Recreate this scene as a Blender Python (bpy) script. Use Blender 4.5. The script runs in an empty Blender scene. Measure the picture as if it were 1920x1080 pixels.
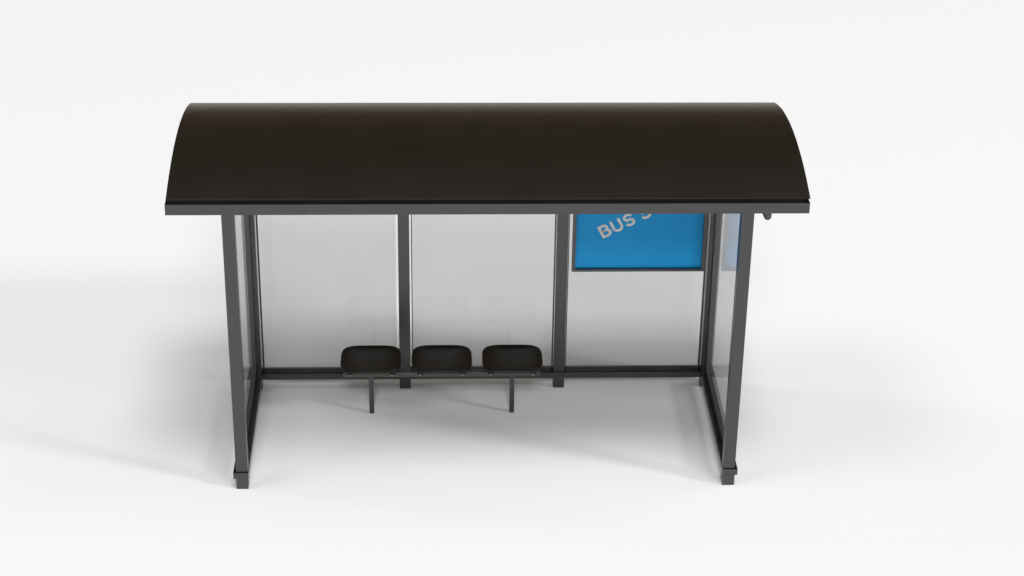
import bpy, bmesh, math, random
from mathutils import Vector, Matrix

# ------------------------------------------------------------------ camera
S = bpy.context.scene
COL = S.collection
def setup_camera():
    yaw, pit, roll = 0.04335114, 0.48958134, 0.0160211
    loc = Vector((-0.3552505, -11.69669815, 7.770986))
    cy, sy, cp, sp = math.cos(yaw), math.sin(yaw), math.cos(pit), math.sin(pit)
    F = Vector((sy*cp, cy*cp, -sp)); R = Vector((cy, -sy, 0)); U = R.cross(F)
    c, s = math.cos(roll), math.sin(roll)
    R2 = c*R + s*U; U2 = c*U - s*R
    cd = bpy.data.cameras.new('camera'); cam = bpy.data.objects.new('camera', cd)
    COL.objects.link(cam)
    m = Matrix((R2, U2, -F)).transposed().to_4x4(); m.translation = loc
    cam.matrix_world = m
    cd.sensor_width = 36; cd.lens = 36*2.0087751; cd.clip_end = 1500
    S.camera = cam
setup_camera()

# ------------------------------------------------------------------ world: dim brown-grey studio surroundings
W = bpy.data.worlds.new("World"); S.world = W; W.use_nodes = True
nt = W.node_tree; nt.nodes.clear()
tc = nt.nodes.new('ShaderNodeTexCoord'); sx = nt.nodes.new('ShaderNodeSeparateXYZ')
rp = nt.nodes.new('ShaderNodeValToRGB'); bg = nt.nodes.new('ShaderNodeBackground'); wo = nt.nodes.new('ShaderNodeOutputWorld')
nt.links.new(tc.outputs['Generated'], sx.inputs[0]); nt.links.new(sx.outputs['Z'], rp.inputs[0])
nt.links.new(rp.outputs[0], bg.inputs[0]); nt.links.new(bg.outputs[0], wo.inputs[0])
el = rp.color_ramp.elements
el[0].position = 0.0; el[0].color = (.36, .30, .23, 1)
el[1].position = 1.0; el[1].color = (.17, .15, .125, 1)
for p, c in ((.12, (.27, .21, .15, 1)), (.35, (.19, .165, .125, 1)), (.6, (.165, .15, .115, 1))):
    e = el.new(p); e.color = c
bg.inputs[1].default_value = 0.85

# ------------------------------------------------------------------ lamps (large, far soft boxes)
def softbox(name, d, ang, c, col=(1, 1, 1), dist=150.0, albedo=.8):
    """disk lamp `ang` degrees wide seen from the shelter; c = its share of the ground's brightness"""
    v = Vector(d).normalized()
    ld = bpy.data.lights.new(name, 'AREA'); ld.shape = 'DISK'; ld.size = 2*dist*math.tan(math.radians(ang/2))
    ld.energy = c*math.pi**2*dist*dist/(albedo*v.z); ld.color = col
    o = bpy.data.objects.new(name, ld); COL.objects.link(o)
    o.location = v*dist + Vector((0, 4, 0))
    o.rotation_euler = v.to_track_quat('Z', 'Y').to_euler()
softbox('key_lamp', (0.813, -0.345, 0.469), 8, 0.135, (.962, .975, 1))
softbox('main_lamp', (0.110, -0.271, 0.956), 18, 0.325, (.962, .975, 1))
softbox('front_lamp', (-0.000, -0.788, 0.616), 14, 0.195, (.962, .975, 1))
softbox('left_lamp', (-0.470, -0.171, 0.866), 20, 0.110, (.962, .975, 1))
softbox('right_lamp', (0.554, 0.078, 0.829), 22, 0.065, (.962, .975, 1))
softbox('low_left_lamp', (-0.900, 0.191, 0.391), 10, 0.040, (.962, .975, 1))

S.view_settings.view_transform = 'Standard'; S.view_settings.look = 'None'
S.view_settings.exposure = 0.0; S.view_settings.gamma = 1.0; S.view_settings.use_curve_mapping = False
S.render.engine = 'CYCLES'
S.cycles.caustics_refractive = False; S.cycles.caustics_reflective = False; S.cycles.max_bounces = 12; S.cycles.transparent_max_bounces = 24

# ------------------------------------------------------------------ materials
def base_mat(name):
    m = bpy.data.materials.new(name); m.use_nodes = True
    n = m.node_tree; return m, n, n.nodes['Principled BSDF']
def noise(n, scale, detail=4, stretch=None):
    t = n.nodes.new('ShaderNodeTexCoord'); mp = n.nodes.new('ShaderNodeMapping'); z = n.nodes.new('ShaderNodeTexNoise')
    n.links.new(t.outputs['Object'], mp.inputs[0]); n.links.new(mp.outputs[0], z.inputs['Vector'])
    z.inputs['Scale'].default_value = scale; z.inputs['Detail'].default_value = detail
    if stretch: mp.inputs['Scale'].default_value = stretch
    return z
def bump(n, z, pr, strength, dist=.002):
    b = n.nodes.new('ShaderNodeBump'); b.inputs['Strength'].default_value = strength; b.inputs['Distance'].default_value = dist
    n.links.new(z.outputs[0], b.inputs['Height']); n.links.new(b.outputs[0], pr.inputs['Normal'])
def ramp(n, z, a, b, lo=.35, hi=.65):
    r = n.nodes.new('ShaderNodeValToRGB'); r.color_ramp.elements[0].position = lo; r.color_ramp.elements[1].position = hi
    r.color_ramp.elements[0].color = (*a, 1); r.color_ramp.elements[1].color = (*b, 1)
    n.links.new(z.outputs[0], r.inputs[0]); return r
def rough_var(n, z, pr, a, b):
    m = n.nodes.new('ShaderNodeMapRange'); m.inputs['To Min'].default_value = a; m.inputs['To Max'].default_value = b
    n.links.new(z.outputs[0], m.inputs[0]); n.links.new(m.outputs[0], pr.inputs['Roughness'])
def metal(name, a, b, r0, r1, nscale=30, bs=.05, stretch=None):
    m, n, p = base_mat(name); z = noise(n, nscale, 5, stretch)
    r = ramp(n, z, a, b); n.links.new(r.outputs[0], p.inputs['Base Color'])
    p.inputs['Metallic'].default_value = 1.0; rough_var(n, z, p, r0, r1)
    if bs: bump(n, z, p, bs, .001)
    return m
M_steel = metal('anodised_steel', (.094, .094, .0965), (.102, .102, .1045), .30, .42, 60, .08)
M_roof = metal('roof_sheet', (.113, .102, .090), (.121, .109, .096), .26, .30, 3, 0)
def plain(name, col, rough, spec=.5, ns=80, bs=.0, var=.15, stretch=None):
    m, n, p = base_mat(name); z = noise(n, ns, 4, stretch)
    r = ramp(n, z, tuple(c*(1-var) for c in col), tuple(min(1, c*(1+var)) for c in col))
    n.links.new(r.outputs[0], p.inputs['Base Color']); p.inputs['Roughness'].default_value = rough
    p.inputs['Specular IOR Level'].default_value = spec
    if bs: bump(n, z, p, bs, .001)
    return m
M_roof.node_tree.nodes['Principled BSDF'].inputs['Specular Tint'].default_value = (.65, .62, .58, 1)
M_nose = plain('edge_rubber', (.035, .033, .031), .6, .3, 40, .1)
M_bolt = metal('bolt_steel', (.30, .30, .30), (.36, .36, .36), .25, .35, 60, .0)
M_rubber = plain('black_gasket', (.012, .012, .013), .5, .3, 120, .2)
M_seat = plain('moulded_seat', (.0058, .0037, .0020), .36, .30, 26, .4, .5, (1, 7, 7))
M_blue = plain('blue_panel', (.0110, .36, .80), .5, .25, 4, 0, .02)
M_white = plain('white_lettering', (.84, .82, .80), .5, .3, 10, 0, .02)
M_ground = plain('white_floor', (.80, .80, .80), .9, .0, 2, 0, .0)

def glass_mat():
    m, n, p = base_mat('tinted_glass')
    z = noise(n, 1.5, 3)
    r = ramp(n, z, (.745, .75, .757), (.76, .765, .772)); n.links.new(r.outputs[0], p.inputs['Base Color'])
    p.inputs['Transmission Weight'].default_value = 1.0; p.inputs['IOR'].default_value = 1.45
    p.inputs['Roughness'].default_value = .03
    # part of the light passes straight through the thin pane, so its shadow is a grey tint
    tr = n.nodes.new('ShaderNodeBsdfTransparent'); mx = n.nodes.new('ShaderNodeMixShader'); mx.inputs[0].default_value = .9
    r2 = ramp(n, z, (.845, .850, .857), (.855, .860, .867)); n.links.new(r2.outputs[0], tr.inputs[0])
    out = n.nodes['Material Output']
    fr = n.nodes.new('ShaderNodeFresnel'); fr.inputs[0].default_value = 1.5
    geo = n.nodes.new('ShaderNodeNewGeometry'); inv = n.nodes.new('ShaderNodeMath'); inv.operation = 'SUBTRACT'; inv.inputs[0].default_value = 1
    mu = n.nodes.new('ShaderNodeMath'); mu.operation = 'MULTIPLY'
    n.links.new(geo.outputs['Backfacing'], inv.inputs[1]); n.links.new(fr.outputs[0], mu.inputs[0]); n.links.new(inv.outputs[0], mu.inputs[1])
    gl = n.nodes.new('ShaderNodeBsdfGlossy'); gl.inputs['Roughness'].default_value = .03
    mg = n.nodes.new('ShaderNodeMixShader'); n.links.new(mu.outputs[0], mg.inputs[0])
    n.links.new(tr.outputs[0], mg.inputs[1]); n.links.new(gl.outputs[0], mg.inputs[2])
    n.links.new(p.outputs[0], mx.inputs[1]); n.links.new(mg.outputs[0], mx.inputs[2])
    # warm tint of reflected surroundings painted into the panes, patchy, fading upwards
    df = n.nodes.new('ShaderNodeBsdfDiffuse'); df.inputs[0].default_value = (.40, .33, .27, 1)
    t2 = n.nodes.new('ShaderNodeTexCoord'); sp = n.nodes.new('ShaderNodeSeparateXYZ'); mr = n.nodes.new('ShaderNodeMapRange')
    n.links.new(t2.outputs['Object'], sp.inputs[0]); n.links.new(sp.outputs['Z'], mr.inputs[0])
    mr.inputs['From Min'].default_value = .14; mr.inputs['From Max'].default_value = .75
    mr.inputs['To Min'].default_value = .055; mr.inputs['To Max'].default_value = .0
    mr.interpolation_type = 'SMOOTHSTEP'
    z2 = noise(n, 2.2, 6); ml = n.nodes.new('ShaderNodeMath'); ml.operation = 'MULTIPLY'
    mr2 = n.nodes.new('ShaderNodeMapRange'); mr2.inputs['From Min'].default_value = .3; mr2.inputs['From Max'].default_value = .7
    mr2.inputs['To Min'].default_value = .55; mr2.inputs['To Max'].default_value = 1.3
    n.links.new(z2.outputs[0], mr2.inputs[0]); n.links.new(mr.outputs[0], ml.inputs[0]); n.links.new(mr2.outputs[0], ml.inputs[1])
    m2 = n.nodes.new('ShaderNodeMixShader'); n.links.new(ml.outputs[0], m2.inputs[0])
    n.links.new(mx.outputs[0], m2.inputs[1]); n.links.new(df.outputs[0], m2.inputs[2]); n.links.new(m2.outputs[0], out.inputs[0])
    return m
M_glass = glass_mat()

# ------------------------------------------------------------------ mesh helpers
def box(bm, x0, x1, y0, y1, z0, z1):
    v = [bm.verts.new(p) for p in ((x0,y0,z0),(x1,y0,z0),(x1,y1,z0),(x0,y1,z0),(x0,y0,z1),(x1,y0,z1),(x1,y1,z1),(x0,y1,z1))]
    for f in ((0,3,2,1),(4,5,6,7),(0,1,5,4),(1,2,6,5),(2,3,7,6),(3,0,4,7)): bm.faces.new([v[i] for i in f])
def obj(name, bm, m, parent=None, bev=0.0, smooth=False):
    """world coordinates in, mesh stored relative to the parent's base"""
    me = bpy.data.meshes.new(name)
    bmesh.ops.recalc_face_normals(bm, faces=bm.faces)
    if parent is not None:
        off = Vector(parent.location) if parent.type == 'EMPTY' else Vector(parent.parent.location)
        bmesh.ops.translate(bm, verts=bm.verts, vec=-off)
    bm.to_mesh(me); bm.free()
    me.materials.append(m)
    o = bpy.data.objects.new(name, me); COL.objects.link(o)
    if parent is not None: o.parent = parent
    if smooth:
        for p in me.polygons: p.use_smooth = True
    if bev:
        b = o.modifiers.new('bevel', 'BEVEL'); b.width = bev; b.segments = 2; b.limit_method = 'ANGLE'
        b.harden_normals = False
    return o
def boxes(name, lst, m, parent, bev=0.0):
    bm = bmesh.new()
    for b in lst: box(bm, *b)
    return obj(name, bm, m, parent, bev)
def thing(name, label, cat, loc, group=None):
    o = bpy.data.objects.new(name, None); COL.objects.link(o); o.location = loc
    o['label'] = label; o['category'] = cat
    if group: o['group'] = group
    return o
def tube_into(bm, pts, r, n=12, flat=1.0, caps=True):
    """tube through pts (Vectors in 3D); ends closed by domes; `flat` squashes along Y"""
    rings = []
    N = len(pts)
    def ring(c, t, rad):
        up = Vector((0, 1, 0)) if abs(t.y) < .9 else Vector((1, 0, 0))
        a = t.cross(up).normalized(); b = t.cross(a).normalized()
        vs = []
        for k in range(n):
            w = 2*math.pi*k/n; o = (a*math.cos(w) + b*math.sin(w))*rad
            o.y *= flat; vs.append(bm.verts.new(c+o))
        return vs
    rs = r if isinstance(r, (list, tuple)) else [r]*N
    for i in range(N):
        t = (pts[min(i+1, N-1)] - pts[max(i-1, 0)]).normalized()
        if i == 0:
            for a in (80, 60, 40, 20):
                w = math.radians(a); rings.append(ring(pts[0]-t*rs[0]*math.sin(w), t, rs[0]*math.cos(w)))
        rings.append(ring(pts[i], t, rs[i]))
        if i == N-1:
            for a in (20, 40, 60, 80):
                w = math.radians(a); rings.append(ring(pts[i]+t*rs[i]*math.sin(w), t, rs[i]*math.cos(w)))
    for a, b in zip(rings, rings[1:]):
        for k in range(n): bm.faces.new((a[k], a[(k+1) % n], b[(k+1) % n], b[k]))
    bm.faces.new(rings[0][::-1]); bm.faces.new(rings[-1])

# ------------------------------------------------------------------ ground
bm = bmesh.new()
v = [bm.verts.new(p) for p in ((-300,-120,0),(300,-120,0),(300,450,0),(-300,450,0))]; bm.faces.new(v)
g = obj('ground', bm, M_ground); g['kind'] = 'structure'

# ------------------------------------------------------------------ shelter
sh = thing('bus_shelter', 'dark grey metal bus shelter with a curved brown-black roof and tinted glass walls', 'bus shelter', (0, 0, 0))
PX = 1.65; HP = .04
ZC0, ZC1 = .082, .127          # bottom channel
YB = 1.31                      # front face of the back frame
ZB0, ZB1 = 2.061, 2.133        # roof beams
for s in (-1, 1):
    boxes('post', [(s*PX-HP, s*PX+HP, .011, .088, ZC0+.012, ZB0)], M_steel, sh, .002)
    boxes('foot', [(s*PX-HP, s*PX+HP, .0, .086, 0, ZC0-.0005)], M_steel, sh, .002)
for x in (-PX, -.564, .564, PX):
    boxes('post', [(x-HP, x+HP, YB+.012, YB+.086, ZC0+.012, ZB0)], M_steel, sh, .002)
    boxes('foot', [(x-HP, x+HP, YB, YB+.086, 0, ZC0-.0005)], M_steel, sh, .002)
# bottom channels (open on top)
w = .005
YE = YB+.105
for s in (-1, 1):
    xi, xo = 1.607, 1.708
    def bx(a, b, *r): return (min(s*a, s*b), max(s*a, s*b), *r)
    boxes('bottom_channel', [bx(xi, xi+w, 0, YB, ZC0, ZC1), bx(xo-w, xo, 0, YE, ZC0, ZC1),
                             bx(xi+w, xo-w, 0, w, ZC0, ZC1), bx(xi+w, xo-w, YE-w, YE, ZC0, ZC1),
                             bx(xi+w, xo-w, w, YE-w, ZC0, ZC0+.014)], M_steel, sh)
boxes('bottom_channel', [(-1.612, 1.612, YB, YB+w, ZC0, ZC1), (-1.612, 1.612, YE-w, YE, ZC0, ZC1),
                         (-1.612, 1.612, YB+w, YE-w, ZC0, ZC0+.014)], M_steel, sh)
# gutter beam at the front: U channel open on top
boxes('gutter', [(-2.038, 2.038, 0, w, ZB0, ZB1), (-2.033, 2.033, .095, .1, ZB0, ZB1-.004),
                 (-2.038, -2.033, w, .1, ZB0, ZB1), (2.033, 2.038, w, .1, ZB0, ZB1),
                 (-2.033, 2.033, w, .095, ZB0, ZB0+.008)], M_steel, sh)
boxes('roof_beam', [(-2.03, 2.03, YB+.01, YB+.10, ZB0, ZB1)], M_steel, sh, .002)
for s in (-1, 1):
    boxes('roof_beam', [(s*PX-.035, s*PX+.035, .1005, YB+.009, ZB0+.004, ZB1-.012)], M_steel, sh, .002)

# vaulted roof sheet
Y0, Y1, Z0, SAG = .08, 1.64, 2.132, .13
h = (Y1-Y0)/2; RC = (h*h+SAG*SAG)/(2*SAG); yc = (Y0+Y1)/2; zc = Z0+SAG-RC
a0 = math.asin(h/RC)
def arc_sheet(name, x0, x1, ro, ri, m, N=72, bev=0.0):
    bm = bmesh.new(); sec = []
    for x in (x0, x1):
        for r in (ro, ri):
            sec.append([bm.verts.new((x, yc+r*math.sin(-a0+2*a0*i/N), zc+r*math.cos(-a0+2*a0*i/N))) for i in range(N+1)])
    A, B, C_, D = sec      # x0 outer, x0 inner, x1 outer, x1 inner
    for i in range(N):
        for p, q in ((A, C_), (B, D), (A, B), (C_, D)):
            bm.faces.new((p[i], p[i+1], q[i+1], q[i]))
    for i in (0, N): bm.faces.new((A[i], B[i], D[i], C_[i]))
    o = obj(name, bm, m, sh)
    me = o.data
    for p in me.polygons:
        p.use_smooth = True
    me.set_sharp_from_angle(angle=math.radians(30))
    return o
roof = arc_sheet('roof', -2.04, 2.052, RC, RC-.008, M_roof)
boxes('edge_strip', [(-2.040, 2.052, .0750, .0788, 2.1265, 2.1330)], M_nose, roof)
boxes('gutter_seal', [(-2.0328, 2.0328, .0762, .0796, ZB0+.0085, 2.1262)], M_rubber, sh)
for e in ((-1.685, -1.615), (-.60, -.53), (.53, .60), (1.615, 1.685)):
    arc_sheet('roof_rib', e[0], e[1], RC-.0085, RC-.034, M_steel, 24)

# gutter spout under the right end
bm = bmesh.new()
tube_into(bm, [Vector(p) for p in ((1.773, .050, 2.0605), (1.776, .050, 2.045), (1.780, .05, 2.030), (1.782, .05, 2.018))],
          [.036, .032, .028, .0255], 20)
obj('gutter_spout', bm, M_steel, sh, smooth=True)

# glass panes with their gaskets
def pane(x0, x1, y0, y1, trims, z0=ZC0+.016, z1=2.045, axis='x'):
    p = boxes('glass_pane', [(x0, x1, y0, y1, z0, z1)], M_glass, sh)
    for t in trims: boxes('edge_trim', [t], M_rubber if t[-1] < .2 else M_steel, p)
    return p
yg0, yg1 = 1.353, 1.361
ty0, ty1 = 1.3485, 1.3655
zt0, zt1 = ZC0+.0145, 2.05
def gask(x0, x1): return (x0, x1, ty0, ty1, ZC0+.0141, ZC0+.030)
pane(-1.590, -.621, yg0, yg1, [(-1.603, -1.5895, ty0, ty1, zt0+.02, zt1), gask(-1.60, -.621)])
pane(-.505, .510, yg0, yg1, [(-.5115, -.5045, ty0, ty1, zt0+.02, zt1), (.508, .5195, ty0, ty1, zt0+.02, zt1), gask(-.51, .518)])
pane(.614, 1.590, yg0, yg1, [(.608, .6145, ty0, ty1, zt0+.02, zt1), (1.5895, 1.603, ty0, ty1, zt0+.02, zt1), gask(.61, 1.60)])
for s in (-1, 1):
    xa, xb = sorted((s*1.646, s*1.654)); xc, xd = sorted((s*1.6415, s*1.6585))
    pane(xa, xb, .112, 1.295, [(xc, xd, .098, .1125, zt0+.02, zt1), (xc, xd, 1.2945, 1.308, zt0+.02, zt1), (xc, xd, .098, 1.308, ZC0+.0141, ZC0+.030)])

# ------------------------------------------------------------------ bus stop sign
sg = thing('bus_stop_sign', 'blue framed panel with white slanted BUS STOP lettering hung at the right back wall', 'sign', (1.109, 1.30, .972))
X0, X1, ZS0, ZS1 = .633, 1.584, .972, 1.975
b = .023; ya, yb = 1.292, 1.334
boxes('frame', [(X0, X0+b, ya, yb, ZS0, ZS1), (X1-b, X1, ya, yb, ZS0, ZS1),
                (X0+b, X1-b, ya, yb, ZS0, ZS0+b*.8), (X0+b, X1-b, ya, yb, ZS1-b, ZS1)], M_steel, sg)
boxes('panel', [(X0+b, X1-b, 1.316, 1.330, ZS0+b*.8, ZS1-b)], M_blue, sg)
for s, z in ((0, 1.60), (1, 1.60), (0, 1.90), (1, 1.90)):
    boxes('mounting_clip', [((.600, .6325, 1.325, 1.333, z, z+.03), (1.5845, 1.612, 1.325, 1.333, z, z+.03))[s]], M_steel, sg)
bm = bmesh.new()
th = math.radians(27.3); sw = .0101
O0 = Vector((.8545, 1.2375))
H_ = .081      # cap height between stroke centres
def arc(cx, cy, rx, ry, a, b_, n=14):
    return [(cx+rx*math.cos(math.radians(a+(b_-a)*i/n)), cy+ry*math.sin(math.radians(a+(b_-a)*i/n))) for i in range(n+1)]
def put(u0, poly):
    pts = []
    for u, v in poly:
        u += u0
        pts.append(Vector((O0.x+u*math.cos(th)-v*math.sin(th), 1.3155, O0.y+u*math.sin(th)+v*math.cos(th))))
    tube_into(bm, pts, sw, 12, .16)
def let_B(u):
    put(u, [(0, 0), (0, H_)])
    put(u, [(0, H_)] + arc(.032, H_*.77, .021, H_*.23, 90, -90) + [(0, H_*.54)])
    put(u, [(0, H_*.54)] + arc(.036, H_*.27, .024, H_*.27, 90, -90) + [(0, 0)])
def let_U(u):
    put(u, [(0, H_)] + [(0, .03)] + arc(.03, .03, .03, .031, 180, 360) + [(.06, .03), (.06, H_)])
def let_S(u):
    top = arc(.03, H_*.755, .0265, H_*.25, 30, 265)
    bot = arc(.03, H_*.26, .0285, H_*.265, 80, -150)
    put(u, top + bot)
def let_T(u):
    put(u, [(.0, H_), (.062, H_)]); put(u, [(.031, H_), (.031, 0)])
def let_O(u): put(u, arc(.036, H_/2, .036, H_*.52, 0, 360, 32))
def let_P(u):
    put(u, [(0, 0), (0, H_)]); put(u, [(0, H_)] + arc(.034, H_*.74, .024, H_*.26, 90, -90) + [(0, H_*.48)])
let_B(0); let_U(.092); let_S(.186); let_S(.310); let_T(.395); let_O(.486); let_P(.596)
obj('lettering', bm, M_white, sg, smooth=True)

# ------------------------------------------------------------------ bench
be = thing('bench', 'low bench of three black moulded seats on one grey rail inside the shelter', 'bench', (-.297, .965, 0))
boxes('seat_rail', [(-1.0, .405, .955, .998, .306, .346)], M_steel, be, .002)
for x in (-.8005, .2055):
    boxes('leg', [(x-.0165, x+.0165, .962, .992, 0, .3055)], M_steel, be, .0015)
def seat_mesh(cx, cy):
    bm = bmesh.new(); n = 18
    def outline(sx_, sy_, r, z, dish=0):
        vs = []
        for k in range(4*n):
            t = 2*math.pi*(k+.5)/(4*n); c, s_ = math.cos(t), math.sin(t); e = 2/3.9
            px = sx_*math.copysign(abs(c)**e, c); py = sy_*math.copysign(abs(s_)**e, s_)
            vs.append(bm.verts.new((cx+px, cy+py, z + dish*(abs(px)/sx_)**2)))
        return vs
    A, B = .2155, .192
    levels = [(.20, .20, .04, .432, .003), (.5, .5, .06, .433, .004), (.74, .72, .07, .436, .006), (.88, .87, .08, .442, .006),
              (.945, .94, .085, .4485, .004), (.975, .975, .09, .4505, .003), (.992, .992, .093, .4485, .002), (1.0, 1.0, .094, .443, .001),
              (.995, .995, .094, .436, 0), (.97, .965, .092, .431, 0), (.9, .89, .1, .428, 0), (.7, .7, .07, .421, 0), (.3, .3, .04, .418, 0)]
    rings = [outline(A*a, B*b_, min(r, A*a*.9, B*b_*.9), z, d) for a, b_, r, z, d in levels]
    m = 4*n
    for r0, r1 in zip(rings, rings[1:]):
        for k in range(m): bm.faces.new((r0[k], r0[(k+1) % m], r1[(k+1) % m], r1[k]))
    bm.faces.new(rings[0]); bm.faces.new(rings[-1][::-1])
    return bm
for cx in (-.799, -.297, .204):
    st = obj('seat', seat_mesh(cx, .976), M_seat, be, smooth=True)
    for s in (-1, 1):
        x = cx+s*.150
        # plate hugging the rail, its upright and the arm under the seat
        boxes('bracket', [(x-.034, x+.034, .9505, 1.004, .3465, .352), (x-.034, x+.034, .9495, .9545, .318, .3465),
                          (x-.028, x+.028, .985, .992, .3525, .4095), (x-.028, x+.028, .86, 1.09, .4098, .4175)], M_steel, st, .0012)
        boxes('dark_slot', [(x-.024, x+.024, .9465, .9494, .333, .3464)], M_rubber, st)  # dark slot at the bracket, its shade put in as a black strip
        bm = bmesh.new()
        bmesh.ops.create_cone(bm, cap_ends=True, segments=12, radius1=.0075, radius2=.006, depth=.006,
                              matrix=Matrix.Translation((x-.004, .9455, .3285)) @ Matrix.Rotation(math.radians(90), 4, 'X'))
        obj('bolt', bm, M_bolt, st)
